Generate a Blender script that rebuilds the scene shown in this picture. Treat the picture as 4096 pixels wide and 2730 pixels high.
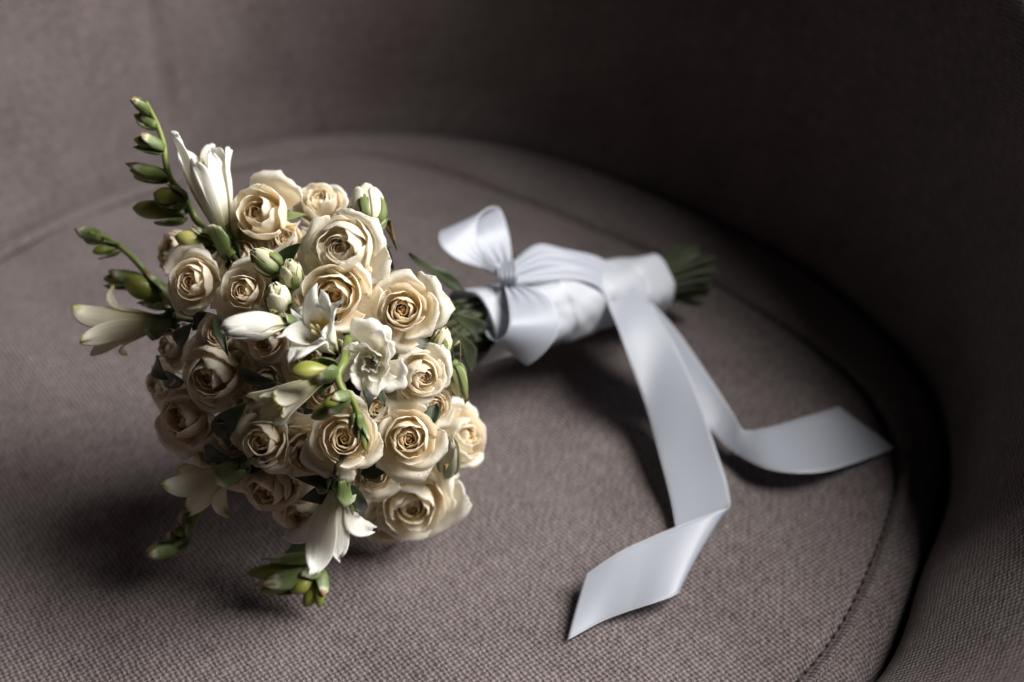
import bpy, math, random
import numpy as np
from mathutils import Vector, Matrix, Quaternion

for o in list(bpy.data.objects):
    bpy.data.objects.remove(o, do_unlink=True)
scene = bpy.context.scene
COL = scene.collection
R = math.radians

# ------------------------------------------------------------------ layout (metres, seat top at z = 0)
HEAD=(-0.0952,-0.1404,0.0880); HANDLE_END=(0.1113,0.0312,0.0280)
ROSES=[
((-0.1153,-0.1319,0.1675),(-0.3000,-0.6216,0.7236),0.0185,0.75,0.00,11,'cream spray rose with deep apricot heart beside the upright white freesia'),
((-0.0901,-0.1090,0.1609),(0.0500,-0.3512,0.9350),0.0128,0.60,0.20,12,'pale spray rose behind the round white bud, turned upwards'),
((-0.0745,-0.1647,0.1696),(-0.1600,-0.7986,0.5802),0.0159,0.55,0.80,13,'creamy white spray rose with a globe shaped cupped centre'),
((-0.0765,-0.1813,0.1554),(0.0000,-0.8374,0.5466),0.0173,0.95,0.00,14,'wide open spray rose with deep orange heart under the cupped rose'),
((-0.0475,-0.1808,0.1482),(0.0600,-0.7834,0.6186),0.0149,0.70,0.10,15,'crisp cream spray rose with tight spiral and tiny orange eye'),
((-0.1448,-0.1523,0.1437),(-0.2200,-0.7773,0.5894),0.0138,0.70,0.10,16,'cream spray rose with narrow apricot slit beside the dark freesia buds'),
((-0.1172,-0.1736,0.1533),(-0.0500,-0.7776,0.6268),0.0116,0.60,0.10,17,'small cream spray rose with oval apricot centre next to greenish buds'),
((-0.1653,-0.1014,0.1292),(-0.5500,-0.4077,0.7289),0.0127,0.70,0.20,18,None),
((-0.1069,-0.1908,0.1384),(-0.2500,-0.9361,0.2475),0.0117,0.80,0.20,19,None),
((-0.0867,-0.1960,0.1322),(0.0000,-0.8374,0.5466),0.0122,0.80,0.10,20,'shaded spray rose with rusty heart half hidden by a green freesia bud'),
((-0.1333,-0.1909,0.1193),(-0.2500,-0.9211,0.2984),0.0158,0.35,0.70,21,'half opened peach spray rose showing one broad wrapped petal'),
((-0.1582,-0.1585,0.1124),(-0.7500,-0.5351,0.3888),0.0095,0.60,0.20,22,None),
((-0.1299,-0.1793,0.1348),(-0.3000,-0.7087,0.6385),0.0105,0.40,0.30,23,None),
((-0.1495,-0.1870,0.0930),(-0.4200,-0.7885,0.4493),0.0158,0.50,0.50,24,'rounded peach spray rose low on the shaded side'),
((-0.1075,-0.1951,0.1192),(-0.1000,-0.8597,0.5010),0.0100,0.60,0.30,25,None),
((-0.1094,-0.2117,0.0996),(-0.2200,-0.8680,0.4452),0.0128,0.70,0.20,26,'small shaded spray rose with pale spiral beside the trumpet freesia'),
((-0.0900,-0.2125,0.0928),(-0.2000,-0.9134,0.3546),0.0148,0.70,0.30,27,None),
((-0.0718,-0.2187,0.1072),(0.0400,-0.8367,0.5461),0.0149,0.90,0.10,28,'open spray rose with burnt orange heart behind dangling freesia buds'),
((-0.0451,-0.2081,0.0983),(0.0800,-0.8180,0.5696),0.0145,0.70,0.20,29,'cream spray rose with brownish eye between two open roses'),
((-0.0220,-0.1579,0.0572),(0.6200,-0.5708,0.5383),0.0158,0.30,0.60,30,'creamy spray rose seen from its side, next to the ribbon side seat'),
((-0.0391,-0.1914,0.1192),(0.3800,-0.8482,0.3690),0.0120,0.45,0.50,31,'small cream spray rose turned sideways with apricot opening'),
((-0.0480,-0.1862,0.0368),(0.0600,-0.9701,0.2351),0.0203,0.80,0.10,32,'largest cream spray rose lying lowest, near the seat fabric'),
((-0.1104,-0.2100,0.0702),(-0.2500,-0.9581,0.1399),0.0147,0.60,0.30,33,None),
((-0.0971,-0.2064,0.0522),(-0.1000,-0.9898,0.1011),0.0140,0.60,0.30,34,None),
((-0.0616,-0.1825,0.0200),(0.0500,-0.9986,-0.0161),0.0127,0.70,0.30,35,None),
((-0.1257,-0.1990,0.0915),(-0.3000,-0.8503,0.4324),0.0102,0.50,0.30,36,None),
((-0.1187,-0.1958,0.1063),(-0.3000,-0.8263,0.4767),0.0096,0.50,0.30,37,None),
((-0.1241,-0.1415,0.1503),(-0.2000,-0.5783,0.7910),0.0104,0.60,0.30,38,None),
((-0.0591,-0.1952,0.1046),(0.1000,-0.8050,0.5848),0.0106,0.60,0.30,39,None),
((-0.0626,-0.2006,0.0710),(0.1000,-0.9061,0.4111),0.0109,0.60,0.30,40,None),
((-0.1033,-0.1360,0.1573),(0.0000,-0.5954,0.8034),0.0089,0.60,0.30,41,None),
((-0.1014,-0.1975,0.1040),(-0.1500,-0.8545,0.4973),0.0101,0.50,0.30,42,None),
((-0.1297,-0.1961,0.0697),(-0.3000,-0.9089,0.2896),0.0114,0.60,0.30,43,None),
((-0.0834,-0.1941,0.1123),(0.0000,-0.8090,0.5878),0.0091,0.50,0.30,44,None),
((-0.0600,-0.1728,0.1277),(0.1000,-0.7421,0.6628),0.0092,0.50,0.30,45,None),
((-0.0642,-0.1526,0.1422),(0.2000,-0.6584,0.7256),0.0089,0.50,0.30,46,None),
((-0.1032,-0.1726,0.1387),(-0.1000,-0.8050,0.5848),0.0087,0.40,0.30,47,None),
((-0.0354,-0.1754,0.0901),(0.3000,-0.7718,0.5607),0.0095,0.40,0.30,48,None),
((-0.0763,-0.2031,0.0693),(0.0000,-0.9481,0.3180),0.0104,0.60,0.30,49,None),
((-0.1028,-0.2036,0.0697),(-0.1000,-0.9592,0.2643),0.0104,0.50,0.30,50,None),
((-0.1693,-0.1506,0.0835),(-0.6000,-0.6753,0.4289),0.0099,0.50,0.30,51,None),
((-0.1422,-0.1858,0.0713),(-0.4000,-0.8412,0.3639),0.0101,0.50,0.30,52,None),
((-0.0957,-0.1473,0.1493),(0.0000,-0.6751,0.7377),0.0079,0.40,0.30,53,None),
((-0.0549,-0.1857,0.1058),(0.1000,-0.8050,0.5848),0.0083,0.50,0.30,54,None)]
ROSE_BUDS=[
((-0.0648,-0.1356,0.1629),(-0.0684,-0.1107,0.1703),0.0107,0.10,'round creamy white rose bud with a pointed green sepal'),
((-0.1023,-0.1651,0.1586),(-0.1141,-0.1631,0.1674),0.0071,0.55,'greenish rose bud leaning towards the apricot rose'),
((-0.0959,-0.1709,0.1544),(-0.0959,-0.1722,0.1686),0.0067,0.60,'round greenish rose bud between two open roses'),
((-0.1004,-0.1800,0.1476),(-0.1014,-0.1806,0.1621),0.0072,0.35,'creamy rose bud squeezed under the green buds'),
((-0.0336,-0.1736,0.1186),(-0.0296,-0.1677,0.1296),0.0061,0.50,'closed rose bud with folded green sepals beside the wrap'),
((-0.0270,-0.1636,0.1055),(-0.0224,-0.1675,0.0876),0.0056,0.90,'green drooping rose bud above the sideways rose'),
((-0.0305,-0.1741,0.0491),(-0.0278,-0.1933,0.0868),0.0065,0.30,'slim cream rose bud with green sepals in front of the sideways rose')]
FREESIAS=[
((-0.1298,-0.1349,0.1531),(-0.1461,-0.0972,0.1913),0.0100,0.60,20,'tall white freesia with a yellow blotch standing above the roses'),
((-0.1601,-0.1470,0.1191),(-0.2060,-0.1326,0.1025),0.0152,0.75,30,'blurred white freesia trumpet stretching away from the shaded side'),
((-0.0929,-0.1962,0.1521),(-0.1128,-0.2060,0.1568),0.0085,0.02,0,'smooth closed white freesia flower lying across the roses'),
((-0.0751,-0.1967,0.1358),(-0.0858,-0.2060,0.1617),0.0140,0.75,10,'open crumpled white freesia flower with yellow throat'),
((-0.0795,-0.2096,0.1327),(-0.1057,-0.2295,0.1286),0.0120,0.55,0,'ivory freesia trumpet hanging under the plump green bud'),
((-0.1219,-0.2103,0.0834),(-0.1520,-0.1958,0.0520),0.0145,0.80,40,'pale freesia flower hanging on the shaded underside'),
((-0.0766,-0.2199,0.0829),(-0.0851,-0.2100,0.0350),0.0143,0.95,80,'white freesia flower hanging down with one petal stretched sideways')]
RUFFLED=((-0.0596,-0.2102,0.1412),(-0.0500,-0.8627,0.5032),0.0150)
SPIKES=[
('upright green freesia bud spike rising above the white freesia',[(-0.1251,-0.1454,0.1528),(-0.1380,-0.1281,0.1524),(-0.1492,-0.1098,0.1500),(-0.1540,-0.1063,0.1605),(-0.1604,-0.1025,0.1684),(-0.1626,-0.0981,0.1758),(-0.1635,-0.0937,0.1826),(-0.1662,-0.0896,0.1907),(-0.1686,-0.0884,0.1968),(-0.1702,-0.0877,0.2009)],[((-0.1360,-0.1298,0.1500),(-0.1542,-0.1332,0.1556),0.0052,0.25),((-0.1548,-0.1088,0.1514),(-0.1805,-0.1027,0.1530),0.0054,0.55),((-0.1534,-0.1072,0.1592),(-0.1674,-0.1103,0.1652),0.0047,0.60),((-0.1612,-0.1020,0.1691),(-0.1817,-0.0963,0.1701),0.0037,0.95),((-0.1635,-0.0955,0.1801),(-0.1766,-0.0976,0.1874),0.0037,1.00),((-0.1662,-0.0905,0.1895),(-0.1785,-0.0833,0.1927),0.0031,1.00),((-0.1692,-0.0888,0.1964),(-0.1765,-0.0899,0.2049),0.0026,1.00)]),
('dark green freesia bud spike arching beside the left freesia trumpet',[(-0.1505,-0.1540,0.1277),(-0.1715,-0.1140,0.1139),(-0.1805,-0.1088,0.1244),(-0.1867,-0.1057,0.1299),(-0.1946,-0.1034,0.1359),(-0.2036,-0.1030,0.1393)],[((-0.1662,-0.1171,0.1097),(-0.1868,-0.1159,0.1215),0.0063,0.90),((-0.1789,-0.1122,0.1165),(-0.2008,-0.1076,0.1160),0.0042,1.00),((-0.1898,-0.1047,0.1313),(-0.2021,-0.1108,0.1331),0.0036,1.00),((-0.1978,-0.1031,0.1362),(-0.2122,-0.0978,0.1368),0.0036,1.00)]),
('green freesia bud spike dangling over the roses in the middle of the bunch',[(-0.0708,-0.1900,0.1390),(-0.0702,-0.2123,0.1439),(-0.0720,-0.2208,0.1431),(-0.0700,-0.2267,0.1402),(-0.0666,-0.2274,0.1369),(-0.0641,-0.2293,0.1308),(-0.0626,-0.2313,0.1231)],[((-0.0722,-0.2197,0.1445),(-0.0906,-0.2250,0.1474),0.0047,0.60),((-0.0675,-0.2267,0.1379),(-0.0831,-0.2296,0.1271),0.0039,0.70),((-0.0669,-0.2270,0.1375),(-0.0770,-0.2342,0.1378),0.0027,0.80),((-0.0645,-0.2298,0.1301),(-0.0645,-0.2333,0.1185),0.0031,1.00),((-0.0630,-0.2297,0.1253),(-0.0602,-0.2417,0.1190),0.0022,1.00)]),
('freesia bud spike resting on the seat under the lowest flowers',[(-0.0728,-0.2155,0.0738),(-0.0748,-0.2108,0.0509),(-0.0855,-0.2037,0.0247),(-0.0903,-0.2101,0.0197),(-0.0915,-0.2150,0.0160)],[((-0.0901,-0.2101,0.0197),(-0.1031,-0.2206,0.0155),0.0047,0.75),((-0.0903,-0.2111,0.0184),(-0.0972,-0.2217,0.0070),0.0041,0.80),((-0.0899,-0.2101,0.0197),(-0.0899,-0.2254,0.0089),0.0035,1.00),((-0.0903,-0.2077,0.0230),(-0.1268,-0.2085,0.0152),0.0057,1.00),((-0.0934,-0.2113,0.0180),(-0.1189,-0.2204,0.0158),0.0051,1.00)]),
('dark freesia bud spike touching the seat in the shade',[(-0.1247,-0.2038,0.0764),(-0.1426,-0.1842,0.0456),(-0.1507,-0.1887,0.0330),(-0.1534,-0.1983,0.0308),(-0.1585,-0.2046,0.0299),(-0.1636,-0.2087,0.0310)],[((-0.1486,-0.1850,0.0380),(-0.1555,-0.1871,0.0454),0.0035,1.00),((-0.1507,-0.1893,0.0322),(-0.1599,-0.1845,0.0319),0.0037,1.00),((-0.1523,-0.1983,0.0308),(-0.1591,-0.2009,0.0375),0.0037,1.00),((-0.1534,-0.2001,0.0283),(-0.1657,-0.1966,0.0263),0.0037,1.00),((-0.1574,-0.2055,0.0287),(-0.1712,-0.2107,0.0316),0.0037,1.00)])]
LEAVES=[
((-0.0234,-0.0920,0.0983),(-0.0511,-0.1032,0.1271),0.0037),
((-0.0178,-0.1078,0.0821),(-0.0263,-0.1309,0.1103),0.0055),
((-0.0195,-0.1339,0.0799),(-0.0254,-0.1464,0.1124),0.0047),
((-0.1290,-0.1775,0.1417),(-0.1222,-0.1984,0.1377),0.0032),
((-0.1583,-0.1691,0.1016),(-0.1694,-0.1462,0.0983),0.0044),
((-0.1521,-0.1670,0.1199),(-0.1433,-0.1687,0.1320),0.0039),
((-0.1190,-0.1966,0.1275),(-0.0994,-0.2089,0.1287),0.0032),
((-0.1095,-0.2070,0.1236),(-0.0984,-0.2132,0.1331),0.0021),
((-0.1302,-0.2033,0.0963),(-0.1160,-0.2062,0.1158),0.0058),
((-0.1249,-0.2059,0.1047),(-0.1295,-0.2065,0.0977),0.0048),
((-0.0631,-0.2027,0.1250),(-0.0606,-0.2131,0.1202),0.0032),
((-0.0586,-0.2022,0.1223),(-0.0544,-0.2108,0.1183),0.0023),
((-0.1203,-0.2057,0.0781),(-0.1062,-0.2140,0.0903),0.0039),
((-0.0740,-0.2179,0.0811),(-0.0941,-0.2220,0.0873),0.0034),
((-0.0747,-0.2147,0.0757),(-0.0941,-0.2178,0.0707),0.0054),
((-0.0908,-0.1935,0.0233),(-0.1087,-0.2021,0.0203),0.0062),
((-0.0720,-0.2190,0.0821),(-0.0662,-0.2115,0.0543),0.0034),
((-0.0751,-0.1949,0.1379),(-0.0813,-0.2077,0.1359),0.0041),
((-0.0349,-0.1814,0.0960),(-0.0374,-0.1948,0.0918),0.0040),
((-0.0901,-0.2050,0.1125),(-0.0965,-0.2051,0.1245),0.0038),
((-0.0540,-0.1430,0.1442),(-0.0581,-0.1250,0.1470),0.0030),
((-0.1356,-0.1656,0.1357),(-0.1440,-0.1679,0.1278),0.0039),
((-0.0977,-0.2039,0.1140),(-0.1090,-0.2073,0.1095),0.0047),
((-0.0674,-0.2086,0.0781),(-0.0538,-0.2060,0.0809),0.0039),
((-0.1313,-0.1324,0.1516),(-0.1198,-0.1531,0.1554),0.0040),
((-0.1031,-0.1597,0.1574),(-0.0932,-0.1557,0.1662),0.0038),
((-0.1393,-0.1949,0.0816),(-0.1251,-0.2074,0.0847),0.0039),
((-0.1493,-0.1770,0.1052),(-0.1670,-0.1559,0.0940),0.0043)]
WRAP0=(-0.0225,-0.0799,0.0669); WRAP1=(0.0826,0.0074,0.0363)
TAIL1=([(-0.0001,-0.0646,0.0835),(0.0171,-0.0528,0.0775),(0.0340,-0.0425,0.0718),(0.0474,-0.0394,0.0646),(0.0547,-0.0447,0.0529),(0.0621,-0.0668,0.0439),(0.0723,-0.0885,0.0220),(0.0780,-0.1245,0.0130),(0.0816,-0.1513,0.0070),(0.0825,-0.1790,0.0035),(0.0814,-0.1979,0.0030),(0.0808,-0.2086,0.0060),(0.0770,-0.2169,0.0105),(0.0667,-0.2221,0.0110),(0.0535,-0.2249,0.0075),(0.0402,-0.2290,0.0040),(0.0254,-0.2383,0.0025)],[(-0.0006,-0.0549,0.0900),(0.0138,-0.0325,0.0884),(0.0297,-0.0216,0.0787),(0.0485,-0.0142,0.0683),(0.0622,-0.0165,0.0581),(0.0826,-0.0461,0.0451),(0.0974,-0.0784,0.0290),(0.1055,-0.1175,0.0190),(0.1099,-0.1370,0.0120),(0.1107,-0.1469,0.0090),(0.1105,-0.1529,0.0085),(0.1082,-0.1598,0.0125),(0.1028,-0.1691,0.0190),(0.0879,-0.1779,0.0200),(0.0680,-0.1875,0.0190),(0.0507,-0.1964,0.0170),(0.0345,-0.2059,0.0120)])
TAIL2=([(0.0524,-0.0182,0.0569),(0.0621,-0.0312,0.0420),(0.0734,-0.0506,0.0320),(0.0877,-0.0732,0.0220),(0.1020,-0.0904,0.0130),(0.1097,-0.0984,0.0090),(0.1184,-0.1128,0.0090),(0.1337,-0.1313,0.0130),(0.1559,-0.1334,0.0130),(0.1794,-0.1197,0.0080),(0.2054,-0.1034,0.0040)],[(0.0654,-0.0107,0.0520),(0.0802,-0.0196,0.0400),(0.0939,-0.0382,0.0320),(0.1076,-0.0641,0.0240),(0.1187,-0.0866,0.0160),(0.1225,-0.0990,0.0140),(0.1264,-0.1012,0.0140),(0.1354,-0.1014,0.0160),(0.1506,-0.0947,0.0150),(0.1667,-0.0847,0.0120),(0.1809,-0.0741,0.0090)])
LOOP1=([(-0.0047,-0.0637,0.0864),(-0.0151,-0.0660,0.0950),(-0.0273,-0.0695,0.1021),(-0.0359,-0.0673,0.1087),(-0.0376,-0.0573,0.1104),(-0.0341,-0.0458,0.1059),(-0.0248,-0.0419,0.0959),(-0.0143,-0.0479,0.0877),(-0.0047,-0.0584,0.0835)],[(-0.0019,-0.0615,0.0910),(-0.0124,-0.0625,0.0965),(-0.0183,-0.0562,0.1052),(-0.0184,-0.0452,0.1118),(-0.0127,-0.0324,0.1108),(-0.0067,-0.0223,0.1042),(-0.0025,-0.0255,0.0930),(-0.0006,-0.0384,0.0871),(-0.0006,-0.0537,0.0865)])
LOOP2=([(-0.0051,-0.0659,0.0868),(-0.0083,-0.0775,0.0826),(-0.0125,-0.0846,0.0779),(-0.0138,-0.0899,0.0742),(-0.0122,-0.0951,0.0721),(-0.0079,-0.1005,0.0731),(-0.0032,-0.1012,0.0773),(-0.0010,-0.0975,0.0823),(-0.0015,-0.0855,0.0853),(-0.0042,-0.0689,0.0877)],[(0.0008,-0.0642,0.0857),(0.0031,-0.0780,0.0802),(0.0053,-0.0877,0.0704),(0.0053,-0.0932,0.0610),(0.0069,-0.0988,0.0567),(0.0138,-0.0988,0.0618),(0.0216,-0.0950,0.0704),(0.0241,-0.0880,0.0784),(0.0179,-0.0779,0.0856),(0.0026,-0.0689,0.0877)])
KNOT=([(-0.0061,-0.0535,0.0902),(-0.0069,-0.0638,0.0930),(-0.0069,-0.0701,0.0928),(-0.0062,-0.0714,0.0894),(-0.0051,-0.0683,0.0834)],[(0.0017,-0.0521,0.0904),(0.0028,-0.0632,0.0938),(0.0030,-0.0707,0.0938),(0.0021,-0.0725,0.0895),(0.0008,-0.0694,0.0836)])
SEAT_RIM=[(-0.3427,0.1259),(-0.2832,0.1841),(-0.2318,0.2383),(-0.1720,0.2690),(-0.1008,0.2774),(-0.0249,0.2634),(0.0391,0.2297),(0.0988,0.1829),(0.1530,0.1303),(0.2003,0.0678),(0.2285,0.0062),(0.2409,-0.0408),(0.2387,-0.0763),(0.2292,-0.1094),(0.1997,-0.1724),(0.1532,-0.2608)]
SEAM=[(-0.1200,0.2363),(-0.0552,0.2122),(-0.0081,0.1780),(0.0508,0.1314),(0.1053,0.0883),(0.1424,0.0481),(0.1755,0.0018),(0.2009,-0.0408),(0.2094,-0.0876),(0.2049,-0.1199),(0.1812,-0.1724),(0.1376,-0.2608)]
CAM_LOC=(0.0000,-0.6877,0.4996); CAM_PITCH=36.0; FOCUS=0.6086

# ------------------------------------------------------------------ camera
cam_d = bpy.data.cameras.new('camera')
cam = bpy.data.objects.new('camera', cam_d); COL.objects.link(cam)
cam.location = CAM_LOC
cam.rotation_euler = (R(90 - CAM_PITCH), 0, 0)
cam_d.lens = 50.0; cam_d.sensor_width = 36.0
cam_d.clip_start = 0.02; cam_d.clip_end = 50.0
cam_d.dof.use_dof = True
cam_d.dof.focus_distance = FOCUS + 0.012
cam_d.dof.aperture_fstop = 4.0
cam_d.dof.aperture_blades = 9
scene.camera = cam
# ------------------------------------------------------------------ dim room and one tall window, over the arm of the chair
world = bpy.data.worlds.new('World'); scene.world = world; world.use_nodes = True
bg = world.node_tree.nodes['Background']
bg.inputs['Color'].default_value = (1.0, 0.84, 0.80, 1); bg.inputs['Strength'].default_value = 0.007
win_d = bpy.data.lights.new('window_light', 'AREA'); win_d.shape = 'RECTANGLE'
win_d.size = 1.05; win_d.size_y = 1.05; win_d.energy = 75.0; win_d.color = (1.0, 0.98, 0.95)
win = bpy.data.objects.new('window_light', win_d); COL.objects.link(win)
LT = Vector((-0.09, -0.12, 0.06)); LAZ, LEL, LDIST = R(1), R(43), 1.7
win.location = LT + Vector((math.cos(LEL)*math.cos(LAZ), math.cos(LEL)*math.sin(LAZ), math.sin(LEL)))*LDIST
win.rotation_euler = (LT - win.location).to_track_quat('-Z', 'Y').to_euler()
vs = scene.view_settings
vs.view_transform = 'Standard'; vs.look = 'None'; vs.gamma = 1.0; vs.use_curve_mapping = False; vs.exposure = 0.0
scene.render.engine = 'CYCLES'
try:
    scene.cycles.max_bounces = 10; scene.cycles.transmission_bounces = 8; scene.cycles.diffuse_bounces = 8
    scene.cycles.sample_clamp_indirect = 6.0
except Exception: pass

# ------------------------------------------------------------------ materials
def mat(name):
    m = bpy.data.materials.new(name); m.use_nodes = True
    nt = m.node_tree; nt.nodes.clear()
    out = nt.nodes.new('ShaderNodeOutputMaterial')
    return m, nt, out
def N(nt, kind, **kw):
    n = nt.nodes.new(kind)
    for k, v in kw.items():
        if k in n.inputs: n.inputs[k].default_value = v
        else: setattr(n, k, v)
    return n
def ramp(nt, stops, fac=None):
    n = nt.nodes.new('ShaderNodeValToRGB'); e = n.color_ramp.elements
    e[0].position, e[0].color = stops[0][0], (*stops[0][1], 1)
    e[1].position, e[1].color = stops[-1][0], (*stops[-1][1], 1)
    for p, c in stops[1:-1]:
        x = e.new(p); x.color = (*c, 1)
    if fac is not None: nt.links.new(fac, n.inputs['Fac'])
    return n
def mth(nt, op, a, b=None, c=None):
    n = nt.nodes.new('ShaderNodeMath'); n.operation = op
    for i, x in enumerate((a, b, c)):
        if x is None: continue
        if hasattr(x, 'links') or hasattr(x, 'is_linked'): nt.links.new(x, n.inputs[i])
        else: n.inputs[i].default_value = x
    return n.outputs[0]

def petal_material(name, stops, translucent=0.28, rough=0.5, vein=0.25, speck=None, spec=0.25, sss=0.0):
    m, nt, out = mat(name); L = nt.links.new
    at = N(nt, 'ShaderNodeAttribute', attribute_name='tint')
    uv = N(nt, 'ShaderNodeUVMap', uv_map='UVMap')
    oi = N(nt, 'ShaderNodeObjectInfo')
    ofs = N(nt, 'ShaderNodeMapping'); ofs.inputs['Scale'].default_value = (26, 2.2, 1)
    L(uv.outputs[0], ofs.inputs[0])
    cmb = N(nt, 'ShaderNodeCombineXYZ'); L(oi.outputs['Random'], cmb.inputs[2]); L(oi.outputs['Random'], cmb.inputs[0])
    sc = N(nt, 'ShaderNodeVectorMath', operation='SCALE'); L(cmb.outputs[0], sc.inputs[0]); sc.inputs['Scale'].default_value = 37.0
    L(sc.outputs[0], ofs.inputs['Location'])
    veins = N(nt, 'ShaderNodeTexNoise', Scale=1.0, Detail=3.0, Roughness=0.55); L(ofs.outputs[0], veins.inputs['Vector'])
    tc = N(nt, 'ShaderNodeTexCoord')
    blot = N(nt, 'ShaderNodeTexNoise', Scale=120.0, Detail=2.0); L(tc.outputs['Object'], blot.inputs['Vector'])
    f = mth(nt, 'MULTIPLY_ADD', veins.outputs['Fac'], 0.16, -0.08)
    f2 = mth(nt, 'MULTIPLY_ADD', blot.outputs['Fac'], 0.22, -0.11)
    f3 = mth(nt, 'ADD', mth(nt, 'ADD', at.outputs['Fac'], f), f2)
    cr = ramp(nt, stops, f3)
    col = cr.outputs[0]
    if speck:
        nz = N(nt, 'ShaderNodeTexNoise', Scale=420.0, Detail=1.0); L(tc.outputs['Object'], nz.inputs['Vector'])
        k = N(nt, 'ShaderNodeMapRange'); k.inputs[1].default_value = 0.74; k.inputs[2].default_value = 0.80; L(nz.outputs['Fac'], k.inputs[0])
        mx = N(nt, 'ShaderNodeMix', data_type='RGBA'); L(k.outputs[0], mx.inputs['Factor']); L(col, mx.inputs['A']); mx.inputs['B'].default_value = (*speck, 1)
        col = mx.outputs['Result']
    bp = N(nt, 'ShaderNodeBump', Strength=vein, Distance=0.0008); L(veins.outputs['Fac'], bp.inputs['Height'])
    p = N(nt, 'ShaderNodeBsdfPrincipled', Roughness=rough); p.inputs['Specular IOR Level'].default_value = spec
    p.inputs['Sheen Weight'].default_value = 0.05
    if sss:
        p.inputs['Subsurface Weight'].default_value = sss; p.inputs['Subsurface Scale'].default_value = 0.0015; p.inputs['Subsurface Radius'].default_value = (1.0, 0.93, 0.82)
    L(col, p.inputs['Base Color']); L(bp.outputs[0], p.inputs['Normal'])
    t = N(nt, 'ShaderNodeBsdfTranslucent'); L(col, t.inputs['Color']); L(bp.outputs[0], t.inputs['Normal'])
    mx = N(nt, 'ShaderNodeMixShader'); mx.inputs[0].default_value = translucent
    L(p.outputs[0], mx.inputs[1]); L(t.outputs[0], mx.inputs[2]); L(mx.outputs[0], out.inputs['Surface'])
    return m

M = {}
M['rose'] = petal_material('rose_petal_cream', [(0.0, (0.94, 0.38, 0.06)), (0.20, (0.955, 0.54, 0.16)), (0.45, (0.965, 0.75, 0.43)), (0.72, (0.975, 0.86, 0.63)), (1.0, (0.975, 0.915, 0.775))], 0.34, 0.48, 0.25, speck=(0.45, 0.25, 0.10), sss=0.55)
M['rose_pale'] = petal_material('rose_petal_ivory', [(0.0, (0.94, 0.46, 0.11)), (0.25, (0.955, 0.66, 0.29)), (0.55, (0.97, 0.845, 0.61)), (1.0, (0.975, 0.925, 0.80))], 0.34, 0.48, 0.25, speck=(0.45, 0.28, 0.12), sss=0.55)
M['rose_shade'] = petal_material('rose_petal_shade', [(0.0, (0.86, 0.40, 0.13)), (0.3, (0.90, 0.60, 0.31)), (0.65, (0.91, 0.74, 0.50)), (1.0, (0.92, 0.84, 0.69))], 0.34, 0.5, 0.25, speck=(0.42, 0.22, 0.10), sss=0.55)  # darker, warmer copy of the cream petals: shade painted into the colour
M['bud'] = petal_material('rose_bud_petal', [(0.0, (0.20, 0.26, 0.08)), (0.35, (0.48, 0.50, 0.24)), (0.7, (0.78, 0.74, 0.54)), (1.0, (0.86, 0.82, 0.68))], 0.15, 0.5, 0.3)
M['freesia'] = petal_material('freesia_petal_white', [(0.0, (0.45, 0.50, 0.16)), (0.15, (0.72, 0.70, 0.42)), (0.4, (0.91, 0.89, 0.80)), (1.0, (0.95, 0.94, 0.90))], 0.35, 0.42, 0.5)
M['freesia_spot'] = petal_material('freesia_petal_yellow_blotch', [(0.0, (0.45, 0.50, 0.16)), (0.12, (0.74, 0.66, 0.34)), (0.34, (0.88, 0.52, 0.08)), (0.50, (0.90, 0.76, 0.36)), (0.62, (0.92, 0.90, 0.83)), (1.0, (0.95, 0.94, 0.90))], 0.35, 0.42, 0.5)
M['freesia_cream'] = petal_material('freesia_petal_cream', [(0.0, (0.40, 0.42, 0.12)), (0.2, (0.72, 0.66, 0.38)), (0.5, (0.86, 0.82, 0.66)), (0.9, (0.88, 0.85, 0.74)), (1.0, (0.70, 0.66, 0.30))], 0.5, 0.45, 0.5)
M['freesia_bud'] = petal_material('freesia_bud_green_yellow', [(0.0, (0.13, 0.17, 0.03)), (0.4, (0.28, 0.29, 0.05)), (0.75, (0.56, 0.52, 0.17)), (1.0, (0.80, 0.76, 0.50))], 0.12, 0.35, 0.25, spec=0.45)
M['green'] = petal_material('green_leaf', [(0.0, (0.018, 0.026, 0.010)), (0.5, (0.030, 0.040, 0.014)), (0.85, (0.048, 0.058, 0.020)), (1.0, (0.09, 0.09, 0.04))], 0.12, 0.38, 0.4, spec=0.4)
M['bract'] = petal_material('freesia_bract_green', [(0.0, (0.14, 0.18, 0.04)), (0.6, (0.13, 0.18, 0.05)), (0.86, (0.22, 0.27, 0.11)), (0.97, (0.62, 0.62, 0.46)), (1.0, (0.34, 0.24, 0.12))], 0.15, 0.36, 0.4, spec=0.45)
M['sepal'] = petal_material('rose_sepal_green', [(0.0, (0.15, 0.20, 0.06)), (0.7, (0.20, 0.25, 0.09)), (0.9, (0.24, 0.22, 0.08)), (1.0, (0.22, 0.11, 0.05))], 0.12, 0.45, 0.4)
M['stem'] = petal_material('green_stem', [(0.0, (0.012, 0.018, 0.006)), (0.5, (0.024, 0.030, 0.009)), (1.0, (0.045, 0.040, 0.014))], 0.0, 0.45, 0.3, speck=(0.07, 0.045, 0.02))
M['spike_stem'] = petal_material('freesia_spike_stem', [(0.0, (0.13, 0.17, 0.035)), (1.0, (0.21, 0.25, 0.06))], 0.0, 0.38, 0.2, spec=0.45)
M['cut'] = petal_material('pale_cut_stem_end', [(0.0, (0.30, 0.32, 0.14)), (1.0, (0.36, 0.38, 0.18))], 0.0, 0.6, 0.1)
M['ruffle'] = petal_material('ruffled_petal_white', [(0.0, (0.86, 0.72, 0.40)), (0.4, (0.93, 0.87, 0.72)), (1.0, (0.96, 0.945, 0.89))], 0.42, 0.45, 0.4)
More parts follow.
